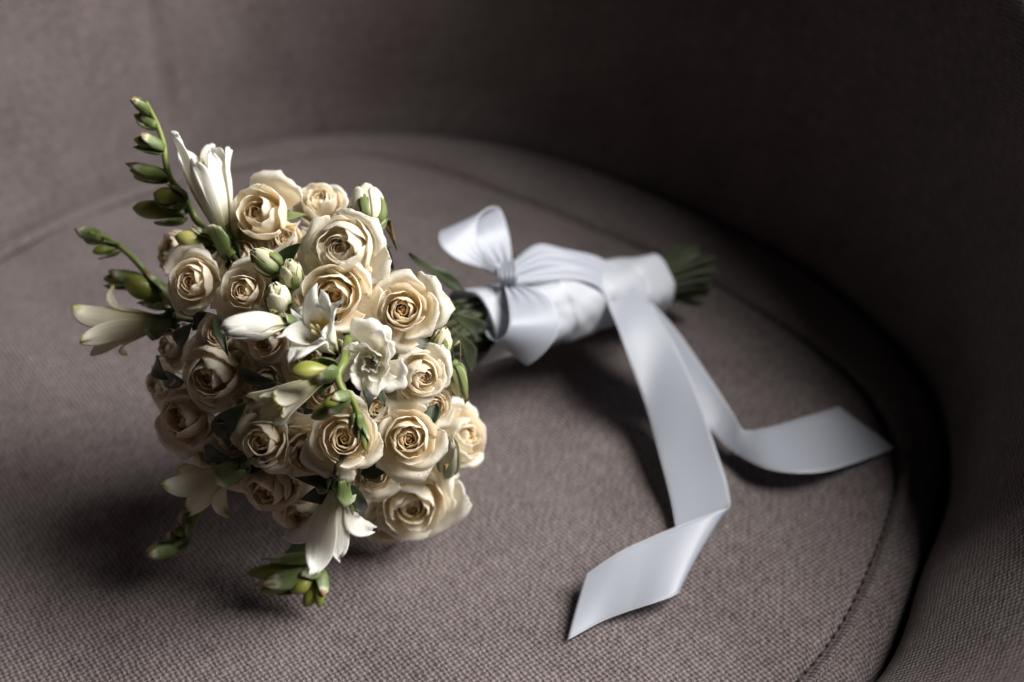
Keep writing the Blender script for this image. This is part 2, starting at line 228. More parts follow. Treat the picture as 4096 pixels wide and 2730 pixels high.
M['stamen'] = petal_material('freesia_stamen', [(0.0, (0.80, 0.78, 0.60)), (1.0, (0.82, 0.72, 0.40))], 0.1, 0.5, 0.1)

def satin(name, col, rough=0.30, wr=0.0):
    m, nt, out = mat(name); L = nt.links.new
    uv = N(nt, 'ShaderNodeUVMap', uv_map='UVMap')
    mp = N(nt, 'ShaderNodeMapping'); mp.inputs['Scale'].default_value = (260, 5200, 1); L(uv.outputs[0], mp.inputs[0])
    fib = N(nt, 'ShaderNodeTexNoise', Scale=1.0, Detail=2.0); L(mp.outputs[0], fib.inputs['Vector'])
    b1 = N(nt, 'ShaderNodeBump', Strength=0.12, Distance=0.0003); L(fib.outputs['Fac'], b1.inputs['Height'])
    tc = N(nt, 'ShaderNodeTexCoord')
    w = N(nt, 'ShaderNodeTexNoise', Scale=55.0, Detail=2.0); L(tc.outputs['Object'], w.inputs['Vector'])
    b2 = N(nt, 'ShaderNodeBump', Strength=wr, Distance=0.004); L(w.outputs['Fac'], b2.inputs['Height']); L(b1.outputs[0], b2.inputs['Normal'])
    p = N(nt, 'ShaderNodeBsdfPrincipled', Roughness=rough); p.inputs['Base Color'].default_value = (*col, 1)
    p.inputs['Specular IOR Level'].default_value = 0.6; p.inputs['Anisotropic'].default_value = 0.6
    p.inputs['Sheen Weight'].default_value = 0.0
    L(b2.outputs[0], p.inputs['Normal'])
    t = N(nt, 'ShaderNodeBsdfTranslucent'); t.inputs['Color'].default_value = (*col, 1)
    mx = N(nt, 'ShaderNodeMixShader'); mx.inputs[0].default_value = 0.42
    L(p.outputs[0], mx.inputs[1]); L(t.outputs[0], mx.inputs[2]); L(mx.outputs[0], out.inputs['Surface'])
    return m
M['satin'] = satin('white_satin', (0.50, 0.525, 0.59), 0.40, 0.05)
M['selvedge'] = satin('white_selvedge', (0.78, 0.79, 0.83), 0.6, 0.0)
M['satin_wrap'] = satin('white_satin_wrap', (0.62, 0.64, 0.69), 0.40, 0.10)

def fabric(name, scale=580.0, dark=0.70):
    """chunky taupe weave: UV is in metres"""
    m, nt, out = mat(name); L = nt.links.new
    uv = N(nt, 'ShaderNodeUVMap', uv_map='UVMap')
    mp = N(nt, 'ShaderNodeMapping'); mp.inputs['Rotation'].default_value = (0, 0, R(9)); mp.inputs['Scale'].default_value = (scale, scale, scale)
    L(uv.outputs[0], mp.inputs[0])
    wob = N(nt, 'ShaderNodeTexNoise', Scale=0.35, Detail=2.0); L(mp.outputs[0], wob.inputs['Vector'])
    wv = N(nt, 'ShaderNodeVectorMath', operation='MULTIPLY_ADD'); L(wob.outputs['Color'], wv.inputs[0]); wv.inputs[1].default_value = (1.5, 1.5, 0); L(mp.outputs[0], wv.inputs[2])
    sp = N(nt, 'ShaderNodeSeparateXYZ'); L(wv.outputs[0], sp.inputs[0])
    sx = mth(nt, 'SINE', mth(nt, 'MULTIPLY', sp.outputs[0], math.pi)); sy = mth(nt, 'SINE', mth(nt, 'MULTIPLY', sp.outputs[1], math.pi))
    egg = mth(nt, 'MULTIPLY_ADD', mth(nt, 'MULTIPLY', sx, sy), 0.5, 0.5)
    rib = mth(nt, 'ABSOLUTE', mth(nt, 'SINE', mth(nt, 'MULTIPLY', sp.outputs[0], math.pi/2)))
    h0 = mth(nt, 'ADD', mth(nt, 'MULTIPLY', egg, 0.92), mth(nt, 'MULTIPLY', rib, 0.08))
    fz = N(nt, 'ShaderNodeTexNoise', Scale=1.7, Detail=4.0, Roughness=0.7); L(mp.outputs[0], fz.inputs['Vector'])
    h = mth(nt, 'ADD', h0, mth(nt, 'MULTIPLY_ADD', fz.outputs['Fac'], 1.3, -0.65))
    yarn = N(nt, 'ShaderNodeTexNoise', Scale=0.8, Detail=1.0)
    mp2 = N(nt, 'ShaderNodeMapping'); mp2.inputs['Scale'].default_value = (1.0, 0.25, 1); L(mp.outputs[0], mp2.inputs[0]); L(mp2.outputs[0], yarn.inputs['Vector'])
    big = N(nt, 'ShaderNodeTexNoise', Scale=0.035, Detail=3.0); L(mp.outputs[0], big.inputs['Vector'])
    k = mth(nt, 'ADD', mth(nt, 'MULTIPLY', h, 0.75), mth(nt, 'MULTIPLY_ADD', yarn.outputs['Fac'], 0.7, -0.22))
    k2 = mth(nt, 'ADD', k, mth(nt, 'MULTIPLY_ADD', big.outputs['Fac'], 0.34, -0.17))
    cr = ramp(nt, [(0.10, (0.070*dark, 0.048*dark, 0.046*dark)), (0.45, (0.225*dark, 0.176*dark, 0.172*dark)), (0.95, (0.47*dark, 0.40*dark, 0.39*dark))], k2)
    bp = N(nt, 'ShaderNodeBump', Strength=1.0, Distance=0.0013); L(h, bp.inputs['Height'])
    p = N(nt, 'ShaderNodeBsdfPrincipled', Roughness=0.9); p.inputs['Specular IOR Level'].default_value = 0.12
    p.inputs['Sheen Weight'].default_value = 0.12; p.inputs['Sheen Roughness'].default_value = 0.5
    L(cr.outputs[0], p.inputs['Base Color']); L(bp.outputs[0], p.inputs['Normal']); L(p.outputs[0], out.inputs['Surface'])
    return m
M['fabric'] = fabric('taupe_woven_upholstery')
def plain(name, col, rough=0.8):
    m, nt, out = mat(name)
    nz = N(nt, 'ShaderNodeTexNoise', Scale=300.0); cr = ramp(nt, [(0.3, tuple(c*0.8 for c in col)), (0.7, tuple(c*1.2 for c in col))], nz.outputs['Fac'])
    p = N(nt, 'ShaderNodeBsdfPrincipled', Roughness=rough); nt.links.new(cr.outputs[0], p.inputs['Base Color']); nt.links.new(p.outputs[0], out.inputs['Surface'])
    return m
M['thread'] = plain('dark_brown_thread', (0.045, 0.035, 0.033))

# ------------------------------------------------------------------ mesh helpers
def tag(o, label=None, cat=None, group=None, kind=None):
    if label: o['label'] = label
    if cat: o['category'] = cat
    if group: o['group'] = group
    if kind: o['kind'] = kind
    return o
def raw_mesh(name, V, F, material, tint=None, uv=None, smooth=True):
    me = bpy.data.meshes.new(name)
    V = np.asarray(V, dtype=np.float32); F = np.asarray(F, dtype=np.int32)
    me.vertices.add(len(V)); me.vertices.foreach_set('co', V.ravel())
    me.loops.add(F.size); me.loops.foreach_set('vertex_index', F.ravel())
    me.polygons.add(len(F)); k = F.shape[1]
    me.polygons.foreach_set('loop_start', np.arange(len(F), dtype=np.int32)*k)
    me.polygons.foreach_set('loop_total', np.full(len(F), k, dtype=np.int32))
    if tint is not None:
        a = me.attributes.new('tint', 'FLOAT', 'POINT'); a.data.foreach_set('value', np.asarray(tint, dtype=np.float32).ravel())
    if uv is not None:
        l = me.uv_layers.new(name='UVMap'); l.data.foreach_set('uv', np.asarray(uv, dtype=np.float32)[F.ravel()].ravel())
    me.update(calc_edges=True)
    me.polygons.foreach_set('use_smooth', np.full(len(F), smooth)); me.validate()
    me.materials.append(M[material])
    return me
def obj(name, me, parent=None, matrix=None):
    o = bpy.data.objects.new(name, me); COL.objects.link(o)
    if parent is not None: o.parent = parent
    if matrix is not None: o.matrix_basis = matrix
    return o
def sheet(P, th, tint, uvs=1.0):
    """closed thin solid from a grid P[nu,nv,3] -> V,F,T,UV"""
    nu, nv = P.shape[:2]
    du = np.gradient(P, axis=0); dv = np.gradient(P, axis=1)
    n = np.cross(du, dv); n /= (np.linalg.norm(n, axis=2, keepdims=True) + 1e-12)
    A = (P + n*th/2).reshape(-1, 3); B = (P - n*th/2).reshape(-1, 3); V = np.vstack([A, B]); o = nu*nv
    i, j = np.meshgrid(np.arange(nu-1), np.arange(nv-1), indexing='ij'); a = (i*nv + j).ravel()
    F = [np.c_[a, a+nv, a+nv+1, a+1], np.c_[a+1, a+nv+1, a+nv, a][:, :] + o]
    def strip(idx, flip):
        idx = np.asarray(idx); q = np.c_[idx[:-1], idx[1:], idx[1:]+o, idx[:-1]+o]
        return q[:, ::-1] if flip else q
    F.append(strip(np.arange(nv), False)); F.append(strip((nu-1)*nv + np.arange(nv), True))
    F.append(strip(np.arange(nu)*nv, True)); F.append(strip(np.arange(nu)*nv + nv - 1, False))
    F = np.vstack(F)
    T = np.tile(np.asarray(tint).ravel(), 2)
    u, v = np.meshgrid(np.linspace(0, 1, nu), np.linspace(0, 1, nv), indexing='ij')
    UV = np.tile(np.c_[u.ravel(), v.ravel()]*uvs, (2, 1))
    return V, F, T, UV
def join(parts):
    V, F, T, U, o = [], [], [], [], 0
    for a, b, c, d in parts:
        V.append(a); F.append(b + o); T.append(c); U.append(d); o += len(a)
    return np.vstack(V), np.vstack(F), np.concatenate(T), np.vstack(U)
def spline(P, n):
    """Catmull-Rom resample, centripetal-ish by chord length"""
    P = np.asarray(P, float); m = len(P)
    Q = np.vstack([2*P[0]-P[1], P, 2*P[-1]-P[-2]])
    d = np.r_[0, np.cumsum(np.linalg.norm(np.diff(P, axis=0), axis=1)**0.5 + 1e-6)]
    s = np.linspace(0, d[-1], n); out = np.empty((n, P.shape[1]))
    for k, x in enumerate(s):
        i = min(max(np.searchsorted(d, x, side='right')-1, 0), m-2); t = (x-d[i])/(d[i+1]-d[i])
        p0, p1, p2, p3 = Q[i], Q[i+1], Q[i+2], Q[i+3]
        out[k] = 0.5*((2*p1) + (-p0+p2)*t + (2*p0-5*p1+4*p2-p3)*t*t + (-p0+3*p1-3*p2+p3)*t**3)
    return out
def tube(path, rad, ns=8, t0=0.0, t1=1.0):
    path = np.asarray(path, float); n = len(path); rad = np.broadcast_to(rad, (n,))
    T = np.gradient(path, axis=0); T /= np.linalg.norm(T, axis=1, keepdims=True) + 1e-12
    up = np.array([0, 0, 1.]) if abs(T[0][2]) < 0.9 else np.array([1., 0, 0])
    x = np.cross(up, T[0]); x /= np.linalg.norm(x); V = []
    a = np.linspace(0, 2*np.pi, ns, endpoint=False)
    for k in range(n):
        x = x - T[k]*(x @ T[k]); x /= np.linalg.norm(x); y = np.cross(T[k], x)
        V.append(path[k] + rad[k]*(np.cos(a)[:, None]*x + np.sin(a)[:, None]*y))
    V = np.vstack(V); F = []
    for k in range(n-1):
        for j in range(ns):
            F.append((k*ns+j, k*ns+(j+1) % ns, (k+1)*ns+(j+1) % ns, (k+1)*ns+j))
    c0, c1 = len(V), len(V)+1; V = np.vstack([V, path[:1], path[-1:]])
    for j in range(0, ns, 2):
        F.append((c0, (j+2) % ns, j+1, j)); e = (n-1)*ns; F.append((c1, e+j, e+j+1, e+(j+2) % ns))
    tt = np.repeat(np.linspace(t0, t1, n), ns); tt = np.r_[tt, t0, t1]
    uv = np.c_[np.tile(np.arange(ns)/ns, n), np.repeat(np.linspace(0, 1, n), ns)]; uv = np.vstack([uv, [[0, 0], [0, 1]]])
    return V, np.array(F), tt, uv
def frame(n, spin=0.0):
    q = Vector((0, 0, 1)).rotation_difference(Vector(n)); return (q @ Quaternion((0, 0, 1), spin)).to_matrix().to_4x4()
def sstep(a, b, x):
    t = np.clip((x-a)/(b-a), 0, 1); return t*t*(3-2*t)

def petal(rng, th0, A, Rb, Rr, Zr, curl=0.0, reflex=0.0, tuck=0.04, ripple=0.02, k=0.3, nu=13, nv=11, t0=0.0, t1=1.0, th=0.022, base=0.05, point=0.0, lean=0.0, freq=3.0, zb=-0.02, ragged=1.0):
    """rose petal in units of the flower radius, flower axis +z"""
    u = np.linspace(-1, 1, nu)[:, None]; v = np.linspace(0, 1, nv)[None, :]
    ph = rng.uniform(0, 6.28, 8)
    top = 1 - k*np.abs(u)**2.6 + ragged*(0.02*np.sin(5*u+ph[0]) + 0.012*np.sin(11*u+ph[1]) + 0.006*np.sin(23*u+ph[6])) + point*(1-np.abs(u))**2
    vt = v*top
    P0, P1, P2, P3 = (base, 0.0), (Rb*1.05, zb), (Rb*1.12, Zr*0.55), (Rr, Zr)
    w = 1-vt; b = [w**3, 3*w*w*vt, 3*w*vt*vt, vt**3]
    r = sum(c*p[0] for c, p in zip(b, (P0, P1, P2, P3))); z = sum(c*p[1] for c, p in zip(b, (P0, P1, P2, P3)))
    s = np.clip((vt-0.68)/0.32, 0, None)
    r = r + curl*(0.17*s**1.6); z = z - curl*(0.20*s**2.6)
    e = np.abs(u)**2.5*vt**2
    r = r + reflex*0.10*e; z = z - reflex*0.14*e
    r = r + tuck*u*vt
    rip = np.sin(freq*u+ph[2]+2*v) + 0.6*np.sin(2.1*freq*u+ph[3]) + 0.35*np.sin(4.3*freq*u+ph[4]+3*v)
    r = r + ripple*rip*vt**1.6; z = z + 0.7*ripple*np.sin(1.7*freq*u+ph[5])*vt**2
    r = np.maximum(r, 0.006)
    th_ = th0 + u*A*(0.82+0.18*vt)
    P = np.stack([r*np.cos(th_), r*np.sin(th_), z + 0*u], axis=2)
    if lean:
        ax = np.array([-math.sin(th0), math.cos(th0), 0]); c_, s_ = math.cos(lean), math.sin(lean)
        P = P*c_ + np.cross(ax, P)*s_ + ax*(P @ ax)[..., None]*(1-c_)
    return sheet(P, th, t0 + (t1-t0)*np.clip(vt, 0, 1)**0.9)

def leaf(p0, p1, w, nrm, bend=0.15, fold=0.25, nu=7, nv=12, wave=0.03, seed=0, th=0.0004, t1=0.85, tipw=1.0):
    p0, p1 = np.asarray(p0, float), np.asarray(p1, float); d = p1-p0; L = np.linalg.norm(d); d /= L
    n = np.asarray(nrm, float); n = n - d*(n @ d); n /= np.linalg.norm(n); s = np.cross(d, n); rng = np.random.default_rng(seed); ph = rng.uniform(0, 6.28, 3)
    u = np.linspace(-1, 1, nu)[:, None]; v = np.linspace(0, 1, nv)[None, :]
    sh = np.sin(np.pi*np.clip(v, 0, 1)**0.8)**0.85*(1-0.25*v) + 0.05*(1-v)
    P = p0 + d*(L*v)[..., None] + s*(u*w*sh)[..., None] + n*(bend*L*(4*v*(1-v)*0.5 - 0.5*v*v) + fold*w*sh*np.abs(u)**1.4 + wave*L*np.sin(9*v+ph[0]+u)*np.abs(u))[..., None]
    return sheet(P, th, (0.15 + 0.5*v + 0.2*np.abs(u))*t1)

# ------------------------------------------------------------------ armchair
CX, CY = -0.089, -0.054
rim = np.array(SEAT_RIM) - (CX, CY); ra = np.arctan2(rim[:, 1], rim[:, 0]); rr = np.hypot(*rim.T)
sm = np.array(SEAM) - (CX, CY); sa = np.arctan2(sm[:, 1], sm[:, 0]); sr = np.hypot(*sm.T)
def periodic(a, r, fill, theta):
    o = np.argsort(a); a, r = a[o], r[o]
    ext = np.linspace(a[-1], a[0]+2*np.pi, 9)[1:-1]; A = np.r_[a, ext]; Rr_ = np.r_[r, np.full(len(ext), fill)]
    A = np.r_[A-2*np.pi, A, A+2*np.pi]; Rr_ = np.tile(Rr_, 3)
    f = np.interp(theta, A, Rr_)
    return f
NT = 360
TH = np.linspace(0, 2*np.pi, NT, endpoint=False)
def smooth_circ(f, k):
    for _ in range(k): f = (np.roll(f, 1)+2*f+np.roll(f, -1))/4
    return f
TH2 = (TH+np.pi) % (2*np.pi) - np.pi
RIM = smooth_circ(periodic(ra, rr, 0.315, TH2), 60)
SEA = smooth_circ(np.minimum(periodic(sa, sr, 0.285, TH2), RIM-0.0185), 40)

chair = bpy.data.objects.new('armchair', None); COL.objects.link(chair); chair.location = (CX, CY, 0)
tag(chair, 'round taupe woven fabric armchair seat with wraparound backrest carrying the bouquet', 'armchair')
def seat_profile():
    rings = []   # (radius array, z array)
    for s in np.linspace(0.02, 0.97, 46): rings.append((SEA*s, 0.0*SEA))
    for d, z in ((-0.006, -0.0001), (-0.0035, -0.0008), (-0.0014, -0.0030), (0.0, -0.0048), (0.0014, -0.0028), (0.0035, -0.0004), (0.006, 0.0008)): rings.append((SEA+d, 0*SEA+z+0.0005*np.sin(TH*130+np.sin(TH*37))*(abs(d) > 0.001)*(abs(d) < 0.005)))
    for s in (0.3, 0.5, 0.7): rings.append((SEA+0.006+(RIM-0.012-SEA-0.006)*s, 0*SEA + 0.0006 - 0.0015*s*s))
    rc = 0.016
    for a in np.linspace(0, 90, 9): rings.append((RIM-rc+0.004+rc*math.sin(R(a)), 0*SEA - 0.002 - rc*(1-math.cos(R(a)))))
    rings.append((RIM+0.004, 0*SEA-0.10)); rings.append((RIM-0.02, 0*SEA-0.12)); rings.append((RIM*0.02, 0*SEA-0.12))
    return rings
rings = seat_profile(); n = len(rings)
V = np.zeros((n, NT, 3)); UV = np.zeros((n, NT, 2)); cum = None
for i, (r, z) in enumerate(rings):
    x, y = r*np.cos(TH), r*np.sin(TH)
    # gentle unevenness of the padding
    zz = z + np.where(i < 60, 0.0012*np.sin(23*x+2)*np.cos(19*y+1) + 0.0006*np.sin(61*x+40*y), 0)*(1 if i < 57 else 0)
    V[i] = np.c_[x, y, zz]
    if i == 0: arc = r.copy()
    else: arc = arc + np.where(np.abs(np.hypot(r-rings[i-1][0], z-rings[i-1][1])) > 0, np.hypot(r-rings[i-1][0], z-rings[i-1][1]), 0)
    UV[i] = np.c_[arc*np.cos(TH), arc*np.sin(TH)]
i, j = np.meshgrid(np.arange(n-1), np.arange(NT), indexing='ij'); j2 = (j+1) % NT
F = np.c_[(i*NT+j).ravel(), ((i+1)*NT+j).ravel(), ((i+1)*NT+j2).ravel(), (i*NT+j2).ravel()]
V = V.reshape(-1, 3); UV = UV.reshape(-1, 2)
c = len(V); V = np.vstack([V, [[0, 0, 0.001]]]); UV = np.vstack([UV, [[0, 0]]])
F = np.vstack([F, [[c, 2*k, 2*k+1, (2*k+2) % NT] for k in range(NT//2)]])
seat = obj('seat_cushion', raw_mesh('seat_cushion', V, F, 'fabric', uv=UV), chair)
# stitches lying in the seam groove
parts = []
arc = np.r_[0, np.cumsum(np.hypot(np.diff(SEA*np.cos(TH)), np.diff(SEA*np.sin(TH))))]
s = 0.0
while s < arc[-1]-0.006:
    q = []
    for t in (s, s+0.0025, s+0.005):
        a = np.interp(t, arc, TH); r_ = np.interp(a, TH, SEA); q.append((r_*math.cos(a), r_*math.sin(a), -0.0020))
    q = np.array(q); q[0, 2] -= 0.0012; q[2, 2] -= 0.0012
    parts.append(tube(q, 0.0006, 6)); s += 0.0068
st = obj('seam_stitching', raw_mesh('seam_stitching', *[x for x in (join(parts)[0], join(parts)[1])], 'thread'), seat); tag(st, kind='stuff')

# wrap-around back and arms: one padded wall, lower at the arms
A0, A1, NB = R(-70), R(236), 300
ang = np.linspace(A0, A1, NB); RW = np.interp(ang % (2*np.pi), np.r_[TH, 2*np.pi], np.r_[RIM, RIM[0]])
hgt = 0.095 + 0.150*sstep(R(-45), R(35), ang)*(1-sstep(R(120), R(205), ang)) + 0.06*sstep(R(120), R(205), ang)
LEAN = 0.002 + 0.030*sstep(R(95), R(140), ang) + 0.082*(1-sstep(R(-45), R(5), ang))
prof = [(0.0065, -0.11), (0.0065, -0.05), (0.006, -0.02), (0.008, 0.0), (0.014, 0.012)]
P = []
for o_, z_ in prof: P.append((RW+o_, 0*RW+z_))
for t in np.linspace(0.08, 1, 14): P.append((RW+0.014+LEAN*t**0.9, 0.012+(hgt-0.012)*t**0.9))
for a in np.linspace(10, 180, 12): P.append((RW+0.014+LEAN+0.03*(1-math.cos(R(a))), hgt+0.03*math.sin(R(a))))
for t in np.linspace(0.1, 1, 6): P.append((RW+0.074+LEAN-0.03*t, hgt*(1-t)-0.14*t))
P.append((RW+0.03, 0*RW-0.14))
n = len(P); V = np.zeros((n, NB, 3)); UV = np.zeros((n, NB, 2)); arc = 0*RW
for i, (r, z) in enumerate(P):
    if i: arc = arc + np.hypot(r-P[i-1][0], z-P[i-1][1])
    seamdip = 0.004*np.exp(-((ang-R(118.5))/0.008)**2)*(1 if 5 <= i < 18 else 0)   # upright seam in the back
    r = r + seamdip + 0.0015*np.sin(17*ang+3*z*20)
    V[i] = np.c_[r*np.cos(ang), r*np.sin(ang), z]; UV[i] = np.c_[ang*0.37*0.72-arc*0.69, ang*0.37*0.69+arc*0.72]
i, j = np.meshgrid(np.arange(n-1), np.arange(NB-1), indexing='ij')
F = np.c_[(i*NB+j).ravel(), (i*NB+j+1).ravel(), ((i+1)*NB+j+1).ravel(), ((i+1)*NB+j).ravel()]
V = V.reshape(-1, 3); UV = UV.reshape(-1, 2)
back = obj('backrest', raw_mesh('backrest', V, F, 'fabric', uv=UV), chair)

# ------------------------------------------------------------------ bouquet
HEAD, HANDLE_END, WRAP0, WRAP1 = map(np.array, (HEAD, HANDLE_END, WRAP0, WRAP1))
AX = (HANDLE_END-HEAD)/np.linalg.norm(HANDLE_END-HEAD)
ROOT = np.array([HEAD[0], HEAD[1], 0.0])
bq = bpy.data.objects.new('bridal_bouquet', None); COL.objects.link(bq); bq.location = ROOT
tag(bq, 'bridal bouquet of cream spray roses and white freesias lying on the armchair seat', 'bouquet')
def local(p): return Vector(np.asarray(p, float)-ROOT)
_s1 = np.cross(AX, [0, 0, 1.]); _s1 /= np.linalg.norm(_s1); _s2 = np.cross(_s1, AX)
NST = 68; stem_i = [0]
def next_stem():
    k = stem_i[0]; stem_i[0] += 1
    r = math.sqrt((k+0.5)/NST); a = k*2.39996; return r, a
def stem_path(base, n, seed):
    """from flower base through the binding to the cut end"""
    rng = np.random.default_rng(seed); r, a = next_stem()
    off = lambda rad, tw: (_s1*math.cos(a+tw)+_s2*math.sin(a+tw))*r*rad
    b = WRAP0 + off(0.0150, 0.0); e = WRAP1 + off(0.0125, 0.5)
    end = HANDLE_END + off(0.0205, 0.55) + AX*rng.uniform(-0.007, -0.002)
    if stem_i[0] % 2: end = e - AX*0.006; e = e - AX*0.03     # every other stem is cut short inside the wrap
    n = np.asarray(n, float); d = np.linalg.norm(b-base)
    pts = [base, base - n*0.012*min(1, d/0.05) - 0*AX]
    m = base*0.45 + (b-AX*0.02)*0.55 + (HEAD-base)*0.12; pts += [m, b-AX*0.012, b+AX*0.004, e, end]
    return spline(pts, 44)
def add_stem(owner, M_owner, base, n, seed, rad=0.0021, m='stem'):
    path = stem_path(base, n, seed); inv = M_owner.inverted()
    loc = np.array([inv @ Vector(p-ROOT) for p in path])
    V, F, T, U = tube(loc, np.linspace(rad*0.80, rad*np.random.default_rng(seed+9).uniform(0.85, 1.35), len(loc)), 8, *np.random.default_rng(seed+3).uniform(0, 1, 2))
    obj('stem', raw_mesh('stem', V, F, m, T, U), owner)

def rose(P, n, rad, op, gl, seed, lab, mkey):
    rng = np.random.default_rng(seed*7+1); P = np.array(P); n = np.array(n); rad = rad*1.15
    base = P - n*rad*0.60
    MW = Matrix.Translation(local(base)) @ frame(n, rng.uniform(0, 6.28))
    NP = int(rng.integers(14, 19)); op = float(np.clip((op*0.55 if op < 0.85 else 0.75) + rng.uniform(-0.14, 0.14), 0.05, 0.8))
    heart = []
    zc = 0.84*(1-op) + 0.56*op
    for k in range(5):
        heart.append(petal(rng, k*2.2+rng.uniform(-.3, .3), rng.uniform(1.2, 1.9), 0.13+0.02*k, 0.02+0.026*k, zc+0.02*k, 0.15, 0, 0.03, 0.014, 0.2, 11, 9, 0.08, 0.40+0.07*k, 0.012))
    tz = np.linspace(0, 1, 10); heart.append(tube(np.c_[0.02*np.sin(3*tz), 0.02*np.cos(3*tz), zc*(0.1+0.82*tz)], 0.005+0.10*np.sin(np.pi*np.clip(tz, 0.05, 0.97))**0.6, 10, 0.15, 0.45))
    a = np.linspace(0, 1, 7); hp = np.c_[0*a, 0*a, -0.20+0.26*a]
    pet = []
    th = rng.uniform(0, 6.28)
    for k in range(NP):
        t = k/(NP-1); th += 2.39996 + rng.uniform(-0.3, 0.3)
        j = lambda s_: rng.uniform(-s_, s_)
        Rr = 0.125 + (0.20+0.14*op)*t + (0.66-0.14*op)*t**2.3 + j(0.022)
        Zd = 0.87 + 0.10*sstep(0, 0.3, t) - 0.58*sstep(0.38, 1.0, t)
        Zc = 0.64 + 0.26*sstep(0, 0.55, t) - 0.44*sstep(0.62, 1.0, t)
        Zr = Zd*(1-op) + Zc*op + j(0.03)
        Rb = Rr + 0.15*(1-t) - 0.13*sstep(0.6, 1, t) + 0.02
        if gl:
            g = gl*sstep(0.25, 0.5, t)*(1-sstep(0.68, 0.85, t)); Rb += 0.20*g; Zr += 0.05*g
        A = 1.50 - 0.52*t + j(0.12)
        curl = 0.12 + 0.25*t + 1.0*sstep(0.55, 1, t)*rng.uniform(0.5, 1.4); refl = 0.15 + 1.0*sstep(0.45, 1, t)*rng.uniform(0.4, 1.4)
        t1 = 0.62 + 0.50*t**0.45; t0 = 0.24 + 0.40*t
        if gl > 0.5: t1 = min(1.05, t1+0.1)
        V, F, T, U = petal(rng, th, A, Rb, Rr, Zr, curl, refl, 0.030+0.035*t, 0.010+0.030*t, 0.24+0.10*t, 19, 13, t0, t1, 0.008, point=rng.uniform(0, 0.12)*t, lean=j(0.11)*t, freq=rng.uniform(2.2, 4.2), ragged=0.7+1.8*t)
        pet.append((V, F, T, U))
    V, F, T, U = join(heart if lab else heart + pet)
    root = obj('rose', raw_mesh('rose_heart', V*rad, F, mkey, T, U), bq, MW)
    if lab:
        root['label'] = lab
        for V, F, T, U in pet: obj('petal', raw_mesh('petal', V*rad, F, mkey, T, U), root)
    # hip and sepals
    hip = tube(hp*rad, rad*np.array([0.07, 0.13, 0.19, 0.21, 0.19, 0.15, 0.10]), 10, 0.1, 0.5)
    obj('hip', raw_mesh('hip', *hip[:2], 'sepal', hip[2], hip[3]), root)
    for k in range(5):
        a = k*2*math.pi/5 + rng.uniform(-.2, .2); d = np.array([math.cos(a), math.sin(a), 0])
        ln = rng.uniform(0.55, 0.95); up = rng.uniform(-0.55, -0.05)
        q0 = d*0.14*rad; q1 = (d*ln + np.array([0, 0, up*ln]))*rad
        V, F, T, U = leaf(q0, q1, 0.11*rad, (0, 0, 1), rng.uniform(-0.1, 0.25), 0.3, 5, 9, 0.02, seed+k, 0.0003, 1.0)
        obj('sepal', raw_mesh('sepal', V, F, 'sepal', T, U), root)
    add_stem(root, MW, base - n*rad*0.18, n, seed)
    return root
keys = {7: 'rose_shade', 10: 'rose_shade', 13: 'rose_shade', 8: 'rose_shade', 11: 'rose_shade', 12: 'rose_shade', 14: 'rose_shade', 22: 'rose_shade', 23: 'rose_shade', 25: 'rose_shade', 26: 'rose_shade', 1: 'rose_pale', 2: 'rose_pale', 19: 'rose_pale', 21: 'rose_pale', 20: 'rose_pale'}
for i, r in enumerate(ROSES): rose(*r, keys.get(i, 'rose'))

def rose_bud(p0, p1, w, green, lab, seed):
    rng = np.random.default_rng(seed+900); p0, p1 = np.array(p0), np.array(p1); d = p1-p0; Ln = np.linalg.norm(d); n = d/Ln
    Ln = max(Ln, 2.0*w); MW = Matrix.Translation(local(p0)) @ frame(n, rng.uniform(0, 6.28)); zs = Ln/w
    parts = []; th = rng.uniform(0, 6.28)
    for k in range(3):
        th += 2.1; parts.append(petal(rng, th, 1.5, 0.72, 0.05+0.05*k, zs*(1.0-0.02*k), 0.1, 0, 0.05, 0.012, 0.12, 13, 12, 0.2, 0.9-0.5*green, 0.03))
    V, F, T, U = join(parts); root = obj('rose_bud', raw_mesh('rose_bud_core', V*w, F, 'bud', T, U), bq, MW); root['label'] = lab
    for k in range(5):
        th += 2.399
        V, F, T, U = petal(rng, th, 1.25-0.05*k, 0.80+0.02*k, 0.16+0.07*k, zs*(0.98-0.035*k), 0.15+0.1*k, 0.2, 0.05, 0.02, 0.22, 13, 12, 0.45-0.4*green, 1.0-0.5*green+0.12*(green < .5), 0.03)
        obj('petal', raw_mesh('petal', V*w, F, 'bud', T, U), root)
    hp = np.array([(0, 0, z) for z in np.linspace(-0.5, 0.2, 7)]); hip = tube(hp*w, w*np.array([0.16, 0.24, 0.40, 0.48, 0.46, 0.40, 0.2]), 12, 0.0, 0.4)
    obj('hip', raw_mesh('hip', *hip[:2], 'sepal', hip[2], hip[3]), root)
    for k in range(5):
        a = th + k*2*math.pi/5 + rng.uniform(-.15, .15)
        open_ = rng.uniform(0, 1)*(1-green) > 0.35
        V, F, T, U = petal(rng, a, 0.36 + 0.26*green, 0.90, 1.0 if open_ else 0.60, zs*rng.uniform(0.45, 0.75+0.25*green), 0.9 if open_ else 0.3, 0.2, 0.0, 0.02, 0.9, 7, 11, 0.0, 0.95, 0.03, base=0.3, point=0.55)
        obj('sepal', raw_mesh('sepal', V*w, F, 'sepal', T, U), root)
    add_stem(root, MW, p0 - n*w*0.45, n, seed+50, 0.0017)
for i, b in enumerate(ROSE_BUDS): rose_bud(*b, i)

